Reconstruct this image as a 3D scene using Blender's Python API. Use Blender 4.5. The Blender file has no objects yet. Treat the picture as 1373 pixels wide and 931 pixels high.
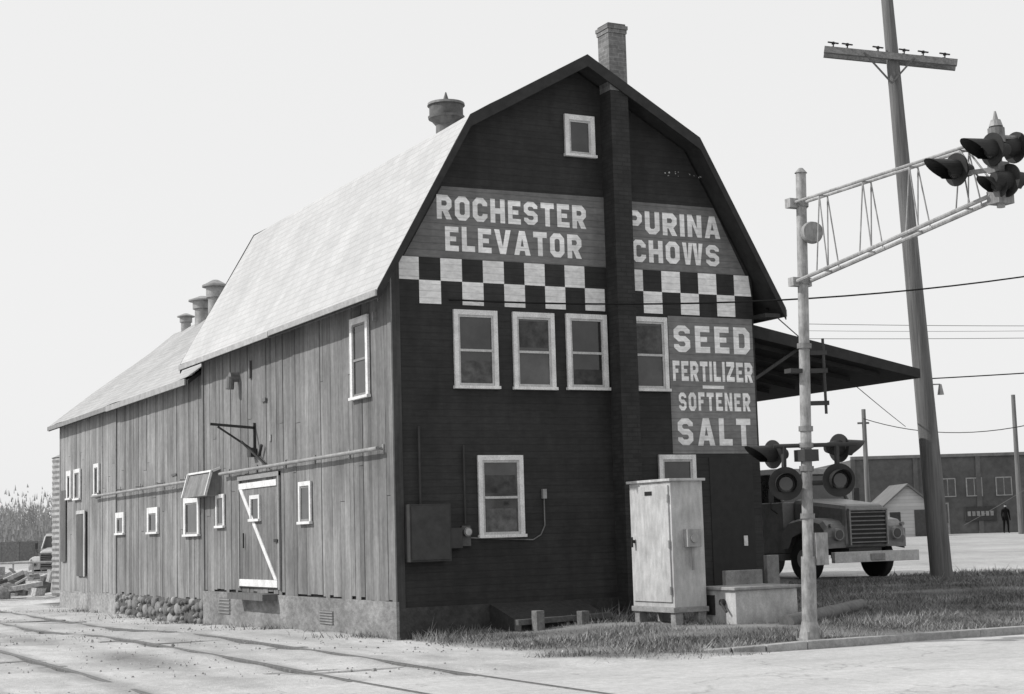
import bpy, bmesh, math, random
import numpy as np
from mathutils import Vector, Matrix
random.seed(7); rng=np.random.default_rng(3)
scene=bpy.context.scene
col=scene.collection
FW=(math.cos(math.radians(62.6)),math.sin(math.radians(62.6)))
RT=(FW[1],-FW[0])
CAM=(-10.29,-24.04,1.6)
def W(D,lat,z=0.0):
    return (CAM[0]+FW[0]*D+RT[0]*lat, CAM[1]+FW[1]*D+RT[1]*lat, z)
def ss(a,b,t):
    t=np.clip((np.asarray(t,float)-a)/(b-a),0,1); return t*t*(3-2*t)
def hgt(x,y):
    x=np.asarray(x,float);y=np.asarray(y,float)
    h=-.15*ss(4,12,y)*(1-ss(1,6,x))
    h=h+.11*ss(-.1,2.5,x)*ss(-6.7,-3.5,y)*(1-ss(9,14,y)*(1-ss(6,9,x)))
    h=h+.06*ss(-6.6,-6.3,y)*ss(1.5,3,x)
    h=h+.28*ss(4,13,x)*ss(-5.5,2,y)
    d=np.sqrt(x*x+y*y)
    h=h+.45*ss(18,75,d)*ss(5,20,x)*ss(-6.6,10,y)
    return h
# ---------------------------------------------------------------- materials
def M(name,base,rough=.85,noise=(),bump=None,laps_shaded=None,brick=None,spec=.3,metal=0.,gbump=.3,cracks=None):
    m=bpy.data.materials.new(name); m.use_nodes=True
    nt=m.node_tree; N=nt.nodes; L=nt.links
    b=N['Principled BSDF']
    b.inputs['Roughness'].default_value=rough
    b.inputs['Specular IOR Level'].default_value=spec
    b.inputs['Metallic'].default_value=metal
    at=N.new('ShaderNodeAttribute'); at.attribute_name='tone'
    tc=N.new('ShaderNodeTexCoord')
    v=at.outputs['Fac']
    def mul(a,bb):
        n=N.new('ShaderNodeMath'); n.operation='MULTIPLY'
        L.new(a,n.inputs[0])
        if isinstance(bb,(int,float)): n.inputs[1].default_value=bb
        else: L.new(bb,n.inputs[1])
        return n.outputs[0]
    for (sc,amp,st) in noise:
        mp=N.new('ShaderNodeMapping'); mp.inputs['Scale'].default_value=st
        L.new(tc.outputs['Object'],mp.inputs['Vector'])
        nz=N.new('ShaderNodeTexNoise'); nz.inputs['Scale'].default_value=sc; nz.inputs['Detail'].default_value=5; nz.inputs['Roughness'].default_value=.62
        L.new(mp.outputs[0],nz.inputs['Vector'])
        mr=N.new('ShaderNodeMapRange'); mr.inputs['From Min'].default_value=.3; mr.inputs['From Max'].default_value=.7
        mr.inputs['To Min'].default_value=max(0,1-amp); mr.inputs['To Max'].default_value=1+amp
        L.new(nz.outputs['Fac'],mr.inputs['Value'])
        v=mul(v,mr.outputs[0])
    if cracks:
        csc,cw,cd=cracks
        n0=N.new('ShaderNodeTexNoise'); n0.inputs['Scale'].default_value=1.5; n0.inputs['Detail'].default_value=4
        L.new(tc.outputs['Object'],n0.inputs['Vector'])
        va=N.new('ShaderNodeVectorMath'); va.operation='ADD'; L.new(tc.outputs['Object'],va.inputs[0]); L.new(n0.outputs['Color'],va.inputs[1])
        vo=N.new('ShaderNodeTexVoronoi'); vo.feature='DISTANCE_TO_EDGE'; vo.inputs['Scale'].default_value=csc
        L.new(va.outputs[0],vo.inputs['Vector'])
        mr=N.new('ShaderNodeMapRange'); mr.inputs['From Max'].default_value=cw; mr.inputs['To Min'].default_value=cd; mr.inputs['To Max'].default_value=1
        L.new(vo.outputs['Distance'],mr.inputs['Value']); v=mul(v,mr.outputs[0])
    hsock=None
    if laps_shaded:
        ax,sp,wd,dk=laps_shaded
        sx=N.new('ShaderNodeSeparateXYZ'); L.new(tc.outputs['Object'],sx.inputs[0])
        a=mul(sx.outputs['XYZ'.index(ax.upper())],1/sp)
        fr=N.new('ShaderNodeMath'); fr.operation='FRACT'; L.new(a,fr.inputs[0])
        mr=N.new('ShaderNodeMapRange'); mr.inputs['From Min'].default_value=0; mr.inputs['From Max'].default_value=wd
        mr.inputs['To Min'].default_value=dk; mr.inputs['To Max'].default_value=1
        L.new(fr.outputs[0],mr.inputs['Value']); v=mul(v,mr.outputs[0])  # shade line at each board lap, painted into the colour
        inv=N.new('ShaderNodeMath'); inv.operation='SUBTRACT'; inv.inputs[0].default_value=1; L.new(fr.outputs[0],inv.inputs[1])
        hsock=inv.outputs[0]
        fl=N.new('ShaderNodeMath'); fl.operation='FLOOR'; L.new(a,fl.inputs[0])
        wn=N.new('ShaderNodeTexWhiteNoise'); wn.noise_dimensions='1D'; L.new(fl.outputs[0],wn.inputs['W'])
        m2=N.new('ShaderNodeMapRange'); m2.inputs['To Min'].default_value=.9; m2.inputs['To Max'].default_value=1.08
        L.new(wn.outputs['Value'],m2.inputs['Value']); v=mul(v,m2.outputs[0])
    if brick:
        mode,bw,bh,mort,c1,c2,cm=brick
        sx=N.new('ShaderNodeSeparateXYZ'); L.new(tc.outputs['Object'],sx.inputs[0])
        cx=N.new('ShaderNodeCombineXYZ')
        if mode=='xy+z':
            ad=N.new('ShaderNodeMath'); ad.operation='ADD'; L.new(sx.outputs[0],ad.inputs[0]); L.new(sx.outputs[1],ad.inputs[1]); L.new(ad.outputs[0],cx.inputs[0])
        else:
            L.new(sx.outputs[1],cx.inputs[0])
        L.new(sx.outputs[2],cx.inputs[1])
        bt=N.new('ShaderNodeTexBrick'); bt.inputs['Scale'].default_value=1
        bt.inputs['Brick Width'].default_value=bw; bt.inputs['Row Height'].default_value=bh; bt.inputs['Mortar Size'].default_value=mort
        bt.inputs['Color1'].default_value=(c1,)*3+(1,); bt.inputs['Color2'].default_value=(c2,)*3+(1,); bt.inputs['Mortar'].default_value=(cm,)*3+(1,)
        bt.inputs['Bias'].default_value=0
        L.new(cx.outputs[0],bt.inputs['Vector'])
        v=mul(v,bt.outputs['Color']); 
        inv=N.new('ShaderNodeMath'); inv.operation='SUBTRACT'; inv.inputs[0].default_value=1; L.new(bt.outputs['Fac'],inv.inputs[1]); hsock=inv.outputs[0]
    v=mul(v,base)
    cc=N.new('ShaderNodeCombineColor')
    for i in range(3): L.new(v,cc.inputs[i])
    L.new(cc.outputs[0],b.inputs['Base Color'])
    last=None
    if hsock is not None:
        bp=N.new('ShaderNodeBump'); bp.inputs['Strength'].default_value=gbump; bp.inputs['Distance'].default_value=.02
        L.new(hsock,bp.inputs['Height']); last=bp.outputs[0]
    if bump:
        sc,stn,dist,st=bump
        mp=N.new('ShaderNodeMapping'); mp.inputs['Scale'].default_value=st
        L.new(tc.outputs['Object'],mp.inputs['Vector'])
        nz=N.new('ShaderNodeTexNoise'); nz.inputs['Scale'].default_value=sc; nz.inputs['Detail'].default_value=6; nz.inputs['Roughness'].default_value=.65
        L.new(mp.outputs[0],nz.inputs['Vector'])
        bp=N.new('ShaderNodeBump'); bp.inputs['Strength'].default_value=stn; bp.inputs['Distance'].default_value=dist
        L.new(nz.outputs['Fac'],bp.inputs['Height'])
        if last is not None: L.new(last,bp.inputs['Normal'])
        last=bp.outputs[0]
    if last is not None: L.new(last,b.inputs['Normal'])
    return m
U=(1,1,1)
m_board=M('weathered_boards',.168,.9,[(6,.20,(1,1,.10)),(30,.20,(1,1,.05)),(.5,.26,U),(1.8,.2,(1,1,.35)),(11,.12,U)],bump=(40,.5,.01,(1,1,.06)))
m_front=M('dark_clapboard',.024,.75,[(1.2,.3,U),(.4,.25,U),(25,.22,(.2,1,1)),(5,.2,(1,1,.3))],laps_shaded=('z',.115,.16,.62),gbump=.4)
m_sign=M('sign_paint',.155,.8,[(1.5,.18,U),(22,.18,(.25,1,1)),(5,.12,(1,1,.3))],laps_shaded=('z',.115,.16,.6),gbump=.35)
m_white=M('sign_white',.78,.8,[(2,.12,U),(26,.14,(.3,1,1)),(9,.10,U)],laps_shaded=('z',.115,.16,.72),gbump=.35)
m_trim=M('white_trim',.64,.7,[(5,.18,U),(40,.16,U)])
m_trim2=M('grey_trim',.30,.8,[(5,.2,U),(40,.15,U)])
m_dtrim=M('dark_trim',.035,.8,[(5,.3,U)])
m_roof=M('roof_shingles',.43,.92,[(.3,.09,U),(1.6,.07,(1,1,.3)),(9,.05,(1,.25,1)),(60,.08,U)],brick=('y',.3,.125,.010,.95,1.03,.84),gbump=.14)
m_roof2=M('roof_shingles_old',.36,.92,[(.5,.14,U),(9,.10,(1,.3,1)),(60,.1,U)],brick=('y',.3,.125,.012,.93,1.05,.78),gbump=.2)
m_conc=M('concrete',.26,.95,[(1.3,.25,U),(12,.22,U),(60,.15,U)],bump=(25,.5,.02,U))
m_fconc=M('foundation_concrete',.20,.95,[(.9,.35,U),(6,.3,(1,1,2)),(60,.2,U)],bump=(14,.8,.03,U))
m_dconc=M('dark_concrete',.045,.95,[(1.3,.25,U),(12,.3,U)],bump=(25,.5,.02,U))
m_brick=M('chimney_brick',.15,.9,[(3,.25,U),(14,.3,U)],brick=('xy+z',.21,.075,.010,.8,1.1,1.2),gbump=.5)
m_brickp=M('chimney_dark_paint',.028,.8,[(3,.3,U)],brick=('xy+z',.21,.075,.010,.85,1.15,.8),gbump=.6)
m_glass=M('window_glass',.035,.06,[(2,.5,U)],spec=.6)
m_metal=M('galvanised_metal',.28,.5,[(4,.25,U),(25,.15,U)],metal=.35)
m_rust=M('rusty_metal',.13,.7,[(8,.35,U)],metal=.2)
m_dark=M('black_metal',.018,.55,[(8,.3,U)])
m_dgrey=M('dark_grey_metal',.035,.6,[(6,.25,U)])
m_silver=M('aluminium_paint',.27,.6,[(6,.28,U),(30,.25,(1,1,.3)),(1.2,.15,U)])
m_cab=M('cabinet_paint',.41,.55,[(2.5,.2,U),(14,.18,(1,1,.25)),(60,.1,U)])
m_wood=M('pole_wood',.14,.9,[(7,.3,(1,1,.06)),(30,.3,(1,1,.04))],bump=(40,.6,.02,(1,1,.05)))
m_wood2=M('old_timber',.16,.9,[(7,.3,U),(30,.25,U)],bump=(40,.5,.01,U))
m_ground=M('gravel_ground',1.0,.95,[(.25,.10,U),(.9,.13,(1,.5,1)),(3.5,.12,(1,.4,1)),(14,.14,U),(70,.28,U)],bump=(28,.6,.03,U))
m_road=M('asphalt_road',.44,.92,[(.2,.12,U),(1.2,.12,(.35,1,1)),(6,.10,U),(15,.12,U),(120,.25,U)],bump=(90,.5,.01,U),cracks=(.45,.012,.68))
m_grass=M('grass_blades',.20,.8,[(.9,.35,U)])
m_rail=M('rail_steel',.14,.5,[(10,.3,U)],metal=.4)
m_stone=M('field_stone',.22,.9,[(9,.3,U),(40,.2,U)],bump=(20,.5,.03,U))
m_dstone=M('stone_mortar',.09,.95,[(9,.3,U)])
m_haze=M('hazed_trees',.36,.95,[(.05,.12,U)])  # distance haze put into the base colour, paler than bare wood
m_lens=M('signal_lens',.05,.12,spec=.6)
m_truck=M('truck_paint',.22,.4,[(2,.2,U),(12,.16,U)],spec=.5)
m_chrome=M('truck_bumper_white',.50,.45,[(6,.2,U),(20,.15,U)],spec=.5)
m_tire=M('tire_rubber',.025,.9,[(8,.2,U)])
m_bbrick=M('distant_brick',.095,.9,[(.4,.2,U),(3,.2,U)])
m_house=M('house_siding',.42,.8,[(1,.1,U)],laps_shaded=('z',.2,.2,.7))
m_droof=M('distant_roof',.13,.9,[(1,.2,U)])
m_cloth=M('dark_clothes',.03,.9); m_skin=M('skin',.3,.6)
# ---------------------------------------------------------------- mesh builder
class MB:
    def __init__(s,tf=None): s.v=[];s.f=[];s.t=[];s.tf=tf or (lambda p:p)
    def face(s,pts,tone=1.):
        i=len(s.v); s.v+= [s.tf(p) for p in pts]; s.f.append(tuple(range(i,i+len(pts)))); s.t.append(tone)
    def hexa(s,p,tone=1.):
        i=len(s.v); s.v+=[s.tf(q) for q in p]
        for f in ((0,3,2,1),(4,5,6,7),(0,1,5,4),(1,2,6,5),(2,3,7,6),(3,0,4,7)):
            s.f.append(tuple(i+k for k in f)); s.t.append(tone)
    def box(s,x0,x1,y0,y1,z0,z1,tone=1.):
        s.hexa([(x0,y0,z0),(x1,y0,z0),(x1,y1,z0),(x0,y1,z0),(x0,y0,z1),(x1,y0,z1),(x1,y1,z1),(x0,y1,z1)],tone)
    def beam(s,a,b,w,h,tone=1.,up=(0,0,1)):
        a=Vector(a);b=Vector(b);d=(b-a).normalized();u=Vector(up)
        if abs(d.dot(u))>.98: u=Vector((1,0,0))
        r=d.cross(u).normalized();u=r.cross(d)
        q=[]
        for c in (a,b):
            for (i,j) in ((-1,-1),(1,-1),(1,1),(-1,1)): q.append(tuple(c+r*i*w/2+u*j*h/2))
        s.hexa(q,tone)
    def cyl(s,a,b,r0,r1=None,n=12,tone=1.,cap=True):
        r1=r0 if r1 is None else r1
        a=Vector(a);b=Vector(b);d=(b-a).normalized()
        u=Vector((0,0,1)) if abs(d.z)<.9 else Vector((1,0,0))
        x=d.cross(u).normalized();y=d.cross(x)
        i=len(s.v)
        for c,r in ((a,r0),(b,r1)):
            for k in range(n):
                t=2*math.pi*k/n; s.v.append(s.tf(tuple(c+x*math.cos(t)*r+y*math.sin(t)*r)))
        for k in range(n):
            k2=(k+1)%n; s.f.append((i+k,i+k2,i+n+k2,i+n+k)); s.t.append(tone)
        if cap:
            s.f.append(tuple(i+k for k in range(n))); s.t.append(tone)
            s.f.append(tuple(i+n+k for k in range(n))); s.t.append(tone)
    def path(s,pts,r,n=8,tone=1.):
        for a,b in zip(pts[:-1],pts[1:]): s.cyl(a,b,r,n=n,tone=tone)
def mk(name,mb,mat,parent=None,bevel=0,smooth=False):
    me=bpy.data.meshes.new(name); me.from_pydata(mb.v,[],mb.f)
    at=me.attributes.new('tone','FLOAT','FACE'); at.data.foreach_set('value',mb.t)
    bm=bmesh.new(); bm.from_mesh(me); bmesh.ops.recalc_face_normals(bm,faces=bm.faces); bm.to_mesh(me); bm.free()
    me.materials.append(mat)
    ob=bpy.data.objects.new(name,me); col.objects.link(ob)
    if parent: ob.parent=parent
    if bevel:
        bv=ob.modifiers.new('bevel','BEVEL'); bv.width=bevel; bv.segments=2; bv.limit_method='ANGLE'
    if smooth:
        for p in me.polygons: p.use_smooth=True
        try: me.set_sharp_from_angle(angle=math.radians(40))
        except Exception: pass
    return ob
def empty(name,loc=(0,0,0)):
    e=bpy.data.objects.new(name,None); e.location=loc; e.empty_display_size=.3; col.objects.link(e); return e
# ---------------------------------------------------------------- ground
def axis(lo,hi,st,far):
    a=list(np.arange(lo,hi+1e-6,st)); s=st;x=hi
    while x<far: s*=1.35; x+=s; a.append(x)
    s=st;x=lo;pre=[]
    while x>-far: s*=1.35; x-=s; pre.append(x)
    return np.array(pre[::-1]+a)
xs=axis(-14,26,.2,1800); ys=axis(-22,30,.2,1800)
X,Y=np.meshgrid(xs,ys)
Z=hgt(X,Y)
near=(np.abs(X)<60)&(np.abs(Y)<90)
def wobf(x,y): return .25*np.sin(x*1.7+y*.6)+.2*np.sin(y*2.3-x*.9)+.12*np.sin(x*5.1+y*3.3)
wob=wobf(X,Y)
offroad=ss(-6.8,-6.4,Y)
Z=Z+np.where(near,(.018*np.sin(X*1.3+Y*.8)+.012*np.sin(Y*2.9+X*.4))*offroad*(X<30),0)-.006*(1-offroad)
def gmask(x,y):
    w_=wobf(x,y)
    return ss(-.25,.5,x+w_*.6)*np.where(x>2.3,ss(-6.45,-6.25,y),ss(-6.9,-5.9,y+w_*.5+(x-1.2)*.15))*(1-ss(3.5,6,y+w_)*ss(7,9,x))*(y<30)
def patch(x,y):
    return np.clip(.5+.55*np.sin(x*1.1+2*np.sin(y*.9))*np.sin(y*1.9+x*.8)+.25*np.sin(x*3.7+y*2.2+1.5*np.sin(y*3))+.35*ss(5,8,x),0,1)
gm=gmask(X,Y); pt_=patch(X,Y)
tone=np.full(X.shape,.46)
nzr=rng.normal(0,.012,X.shape); tone=tone+nzr
for c,wd_,a in ((-4.45,.4,.12),(-1.2,.3,.08),(-8.4,.5,.07),(-2.65,.5,.08),(-6.35,.5,.07)):
    tone=tone-a*np.exp(-((X-c+.35*wob)/wd_)**2)*offroad*(.4+.9*np.clip(np.sin(Y*.45+c*2+wob*3),0,1))
for c in (-1.97,-3.36,-5.67,-7.08):
    for s_ in (-.1,.1): tone=tone-.16*np.exp(-((X-c-s_)/.09)**2)*offroad
for (cx_,cy_,rx,ry,a) in ((-4.5,-.6,.55,1.3,.36),(-2.7,3.6,.3,1.6,.16),(-4.6,6,.5,2.4,.2),(-1.0,1.5,.25,2.,.14),(-7.9,2,.5,2,.12)):
    tone=tone*(1-a*1.5*np.exp(-((X-cx_+.3*wob)/rx)**2-((Y-cy_+.5*wob)/ry)**2))
tone=np.where(X>9,np.minimum(tone,.40-.08*ss(9,30,X)*ss(0,8,Y)+.05*np.sin(X*.4)*np.sin(Y*.35)),tone)
far_=ss(40,120,np.sqrt(X**2+Y**2)); tone=tone*(1-far_)+.30*far_
tone=tone*(1-gm)+gm*(.21-.14*pt_)  # soil darker in grass patches; shade region at right painted into tone
ny,nx=X.shape
vv=np.stack([X.ravel(),Y.ravel(),Z.ravel()],1)
idx=np.arange(nx*ny).reshape(ny,nx)
q=np.stack([idx[:-1,:-1],idx[:-1,1:],idx[1:,1:],idx[1:,:-1]],-1).reshape(-1,4)
me=bpy.data.meshes.new('ground'); me.from_pydata(vv.tolist(),[],q.tolist())
at=me.attributes.new('tone','FLOAT','POINT'); at.data.foreach_set('value',tone.ravel().astype(np.float32))
me.materials.append(m_ground)
me.polygons.foreach_set('use_smooth',[True]*len(me.polygons))
ob=bpy.data.objects.new('ground',me); col.objects.link(ob)
b=MB()
def redge(x): return -6.62 if x>2 else -6.9+.18*math.sin(x*1.3)+.12*math.sin(x*3.7+1)+.06*math.sin(x*9)
x=-60.
while x<100:
    st=.2 if -14<x<3 else 2.
    b.face([(x,-16,.002),(x+st,-16,.002),(x+st,redge(x+st),.002),(x,redge(x),.002)]); x=round(x+st,4)
mk('road',b,m_road)
b=MB()
kp=[(1.75,-6.05),(2.0,-6.3),(2.4,-6.46),(3.0,-6.52)]+[(3+i*3.0,-6.52) for i in range(1,30)]
for k,(p,q_) in enumerate(zip(kp[:-1],kp[1:])):
    g=.004 if k>3 else 0
    d=Vector((q_[0]-p[0],q_[1]-p[1])).normalized(); n=Vector((-d.y,d.x))*.09
    z0=.03+.02*min(k,3); z1=.05+.02*min(k,2)
    pp=[(p[0]+d.x*g-n.x,p[1]+d.y*g-n.y),(q_[0]-d.x*g-n.x,q_[1]-d.y*g-n.y),(q_[0]-d.x*g+n.x,q_[1]-d.y*g+n.y),(p[0]+d.x*g+n.x,p[1]+d.y*g+n.y)]
    b.hexa([(x,y,-.1) for x,y in pp]+[(pp[0][0],pp[0][1],z0+.02),(pp[1][0],pp[1][1],z1+.02),(pp[2][0],pp[2][1],z1+.02),(pp[3][0],pp[3][1],z0+.02)],random.uniform(1.0,1.25))
mk('kerb',b,m_conc,bevel=.012)
for tr,(xa,xb) in enumerate([(-1.97,-3.36),(-5.67,-7.08)]):
    e=empty('railroad_track')
    b=MB()
    for xr in (xa,xb):
        for k in range(60):
            y0=-21+k*3;y1=y0+3
            za=float(hgt(-3,y0))+(.03 if y0>-6 else .010); zb=float(hgt(-3,y1))+(.03 if y1>-6 else .010)
            w=.034
            b.hexa([(xr-w,y0,-.3),(xr+w,y0,-.3),(xr+w,y1,-.3),(xr-w,y1,-.3),(xr-w,y0,za),(xr+w,y0,za),(xr+w,y1,zb),(xr-w,y1,zb)])
    mk('rails',b,m_rail,e,bevel=.006)
    b=MB()
    y=-5.5
    while y<120:
        z=float(hgt(-3,y))+random.uniform(-.05,.006)
        x0=min(xa,xb)-.3+random.uniform(-.2,.3);x1=max(xa,xb)+.3+random.uniform(-.3,.2)
        b.box(x0,x1,y-.09,y+.09,-.5,z,random.uniform(1.0,1.6))
        y+=.55
    mk('sleepers',b,m_wood2,e)
def grass(n,x0,x1,y0,y1,hs,name,maskf,wid=.006):
    x=rng.uniform(x0,x1,n);y=rng.uniform(y0,y1,n)
    k=maskf(x,y)>rng.uniform(0,1,n); x=x[k];y=y[k]; n=len(x)
    cl=.5+.5*np.sin(x*2.1+1.3*np.sin(y*1.7))*np.sin(y*2.6+x*.7)
    tall=np.where(rng.random(n)<.03,2.0,1.0)
    h=hs*(.35+.75*rng.random(n))*(.5+.9*cl)*tall
    z=hgt(x,y)-.01
    a=rng.uniform(0,2*math.pi,n);w=wid*(.6+rng.random(n))
    l=rng.normal(0,.6,n)*h; m=rng.normal(0,.6,n)*h
    P=np.zeros((n,3,3)); 
    P[:,0]=np.stack([x-np.cos(a)*w,y-np.sin(a)*w,z],1);P[:,1]=np.stack([x+np.cos(a)*w,y+np.sin(a)*w,z],1);P[:,2]=np.stack([x+l,y+m,z+h],1)
    return P.reshape(-1,3),(.25+1.4*rng.random(n))*(.7+.6*cl)
def inside(x,y):
    r=((x>-.05)&(x<7.25)&(y>-.02)&(y<26))|((x>3.2)&(x<3.85)&(y>-3.05)&(y<-1.85))|((x>3.88)&(x<5.1)&(y>-3.7)&(y<-2.7))
    return r
def maskA(x,y):
    return np.where(inside(x,y),0,gmask(x,y)*np.clip(patch(x,y)**1.4+.08,0,1))
def maskL(x,y):
    return np.where(inside(x,y)|(x>-.02),0,np.clip(np.sin(x*3+y*2.1)*np.sin(y*.9)*1.4,0.02,1)*np.exp(-np.abs(x+.15)/.22))
def maskT(x,y):
    return np.clip(np.sin(x*1.3+y*.5)*np.sin(y*.31+x)-.35,0,1)*1.2*np.exp(-((x+4.5)/1.0)**2)
parts=[grass(200000,-.5,14,-7,4,.085,'g',maskA),grass(70000,14,34,-6.6,5,.11,'g',maskA,.011),
       grass(9000,-1,0,.2,26,.13,'g',maskL,.008),grass(16000,-8,-1.5,-4,40,.06,'g',maskT,.008)]
def maskW(x,y): return np.where((y<-.03)&(x>.1)&(x<4.2),np.exp(-(-y)/.5)*np.clip(np.sin(x*2.3)+.3,0,1),0)
parts.append(grass(7000,.1,4.2,-2,0,.17,'g',maskW,.007))
Pv=np.concatenate([p[0] for p in parts]);Tn=np.concatenate([p[1] for p in parts])
me=bpy.data.meshes.new('grass'); nf=len(Tn)
me.vertices.add(nf*3); me.vertices.foreach_set('co',Pv.ravel())
me.loops.add(nf*3); me.loops.foreach_set('vertex_index',np.arange(nf*3,dtype=np.int32))
me.polygons.add(nf); me.polygons.foreach_set('loop_start',np.arange(0,nf*3,3,dtype=np.int32)); me.polygons.foreach_set('loop_total',np.full(nf,3,dtype=np.int32))
me.update(); me.validate()
at=me.attributes.new('tone','FLOAT','FACE'); at.data.foreach_set('value',Tn.astype(np.float32))
me.materials.append(m_grass); ob=bpy.data.objects.new('grass',me); col.objects.link(ob)
b=MB()
for k in range(2600):
    x=random.uniform(-9,1.5);y=random.uniform(-6.3,26);r=random.uniform(.006,.022)*(1 if random.random()<.94 else 2)
    if x>-.1 and y>-.1: continue
    z=float(hgt(x,y))
    b.cyl((x,y,z-r*.4),(x+random.uniform(-r,r)*.4,y,z+r*.6),r,r*.5,n=5,tone=random.uniform(.6,2.))
mk('gravel_stones',b,m_stone)
# ---------------------------------------------------------------- barn
barn=empty('grain_elevator_barn')
WD=7.16; FL=10.6; WL=25.6
FR=lambda p:(p[0],-p[1],p[2])      # (a,out,z) on front wall
SD=lambda p:(-p[1],p[0],p[2])      # (a,out,z) on side wall
b=MB()
b.face([(0,0,.45),(WD,0,.45),(WD,0,6.12),(5.79,0,8.45),(3.58,0,9.68),(1.37,0,8.45),(0,0,6.12)])
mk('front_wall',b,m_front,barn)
b=MB()
b.face([(0.02,FL,-.3),(WD,FL,-.3),(WD,FL,6.12),(5.79,FL,8.45),(3.58,FL,9.68),(1.37,FL,8.45),(0.02,FL,6.12)])
b.face([(WD,0.01,-.1),(WD,FL,-.1),(WD,FL,6.12),(WD,0.01,6.12)])
b.face([(.01,.01,-.3),(.01,FL,-.3),(.01,FL,6.12),(.01,.01,6.12)],.3)
b.face([(.06,FL,-.5),(.06,WL-.01,-.5),(.06,WL-.01,5.4),(.06,FL,5.4)],.3)
b.face([(WD,FL,-.5),(WD,WL,-.5),(WD,WL,5.4),(WD,FL,5.4)])
b.face([(0.05,WL,-.5),(WD,WL,-.5),(WD,WL,5.4),(3.6,WL,8.1),(.05,WL,5.4)])
mk('inner_walls',b,m_dtrim,barn)
b=MB(); b.box(-.012,WD,-.035,-.001,-.2,.5); mk('front_foundation',b,m_dconc,barn)
b=MB(); b.box(-.05,.0,-.036,FL,-.4,.60); 
b.box(0.0,.05,18.7,WL,-.6,.38,1.4)
mk('side_foundation',b,m_fconc,barn)
b=MB(); b.box(.03,.05,FL+.01,18.69,-.6,.40); mk('stone_foundation_backing',b,m_dstone,barn)
b=MB(SD)
placed=[]
for k in range(1500):
    r=random.uniform(.05,.17)*(1 if k>200 else 1.1); y=random.uniform(FL+.1,18.6); z=random.uniform(-.3,.34)
    if z+r*.8>.42: continue
    if any(((y-a)/1.35)**2+(z-c)**2<((r+rr)*.83)**2 for a,c,rr in placed): continue
    placed.append((y,z,r))
    n=9; tn=random.uniform(.35,1.4)
    rad=[r*random.uniform(.82,1.12) for _ in range(n)]
    def ring(o,s_): return [(y+math.cos(2*math.pi*i/n)*rad[i]*s_*1.3,o,z+math.sin(2*math.pi*i/n)*rad[i]*s_*.9) for i in range(n)]
    rs=[ring(-.06,1.),ring(-.01,.97),ring(.025,.75),ring(.04,.35)]
    base_i=len(b.v)
    for rg in rs: b.v+=[b.tf(p) for p in rg]
    for L_ in range(3):
        for i in range(n):
            j=(i+1)%n; b.f.append((base_i+L_*n+i,base_i+L_*n+j,base_i+(L_+1)*n+j,base_i+(L_+1)*n+i)); b.t.append(tn)
    b.f.append(tuple(base_i+3*n+i for i in range(n))); b.t.append(tn)
mk('stone_foundation',b,m_stone,barn,smooth=True)
b=MB(SD)
for (y0,y1,z0,z1) in ((8.66,9.4,.14,.48),(2.75,3.4,.14,.38)):
    b.box(y0,y1,.051,.058,z0,z1,.5)
    for k in range(5):
        zz=z0+(z1-z0)*(k+.5)/5; b.box(y0,y1,.058,.075,zz-.012,zz+.012,.9)
mk('foundation_vents',b,m_metal,barn)
def boards(b,y0,y1,z0,z1,x,tn,amp=1.):
    y=y0
    while y<y1-.02:
        w=random.choice([.14,.19,.19,.24,.24,.29]); ye=min(y+w,y1)
        t=tn*(1+amp*(random.choice([-.26,-.12,-.05,0,0,0,.05,.1,.2])+random.uniform(-.05,.05)))
        o=random.uniform(.018,.030); zb=z0+random.uniform(-.06,.04); g=random.uniform(.0015,.007)
        tl=random.uniform(-.003,.003)
        segs=[(zb,z1)]
        if random.random()<.35:
            zc=random.uniform(z0+1.5,z1-1); segs=[(zb,zc-.004),(zc+.004,z1)]
        for k,(za,zc) in enumerate(segs):
            tt=t*(1 if k==0 else random.uniform(.85,1.15)); oo=o+(k*random.uniform(-.006,.006))
            b.hexa([(x,y+g,za),(x-oo+tl,y+g,za),(x-oo-tl,ye-g,za),(x,ye-g,za),(x,y+g,zc),(x-oo,y+g,zc),(x-oo,ye-g,zc),(x,ye-g,zc)],tt)
        y=ye
b=MB(); boards(b,.13,FL,.62,6.1,0,1.0); mk('side_wall_boards',b,m_board,barn)
b=MB(); boards(b,FL+.01,18.65,.40,5.35,.05,1.15,1.2); mk('wing_boards',b,m_board,barn)
b=MB(); boards(b,18.7,WL,.36,5.35,.02,1.4,.6); mk('wing_boards_far',b,m_board,barn)
b=MB(); b.box(-.045,.0,-.02,.12,.6,6.1,1.1); b.box(-.02,.12,-.022,0,.5,6.1,.3); b.box(-.045,0,FL-.07,FL+.05,.6,5.6,.9)
b.box(-.01,.05,18.62,18.74,.38,5.3,1.3); b.box(-.02,.04,WL-.1,WL+.02,.38,5.3,1.3); mk('corner_boards',b,m_board,barn)
def roof(name,prof,y0,y1,th,mat,ny=40,amp=1.):
    b=MB(); 
    for (xa,za),(xb,zb) in zip(prof[:-1],prof[1:]):
        for i in range(ny):
            ya=y0+(y1-y0)*i/ny; yb=y0+(y1-y0)*(i+1)/ny
            nseg=6
            for j in range(nseg):
                def pt(t,yy):
                    x=xa+(xb-xa)*t;z=za+(zb-za)*t
                    e=(.012*math.sin(yy*1.9+x*2)+.016*math.sin(yy*.8+x*1.1))*amp
                    if (t<1e-6 or t>1-1e-6): e*=.5
                    return (x,yy,z+e)
                t0=j/nseg;t1=(j+1)/nseg
                b.face([pt(t0,ya),pt(t0,yb),pt(t1,yb),pt(t1,ya)])
    return mk(name,b,mat,barn)
rp=[(-.42,5.56),(1.31,8.58),(3.6,9.86),(5.88,8.58),(7.6,5.56)]
RY0=-.38; RY1=11.0
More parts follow.
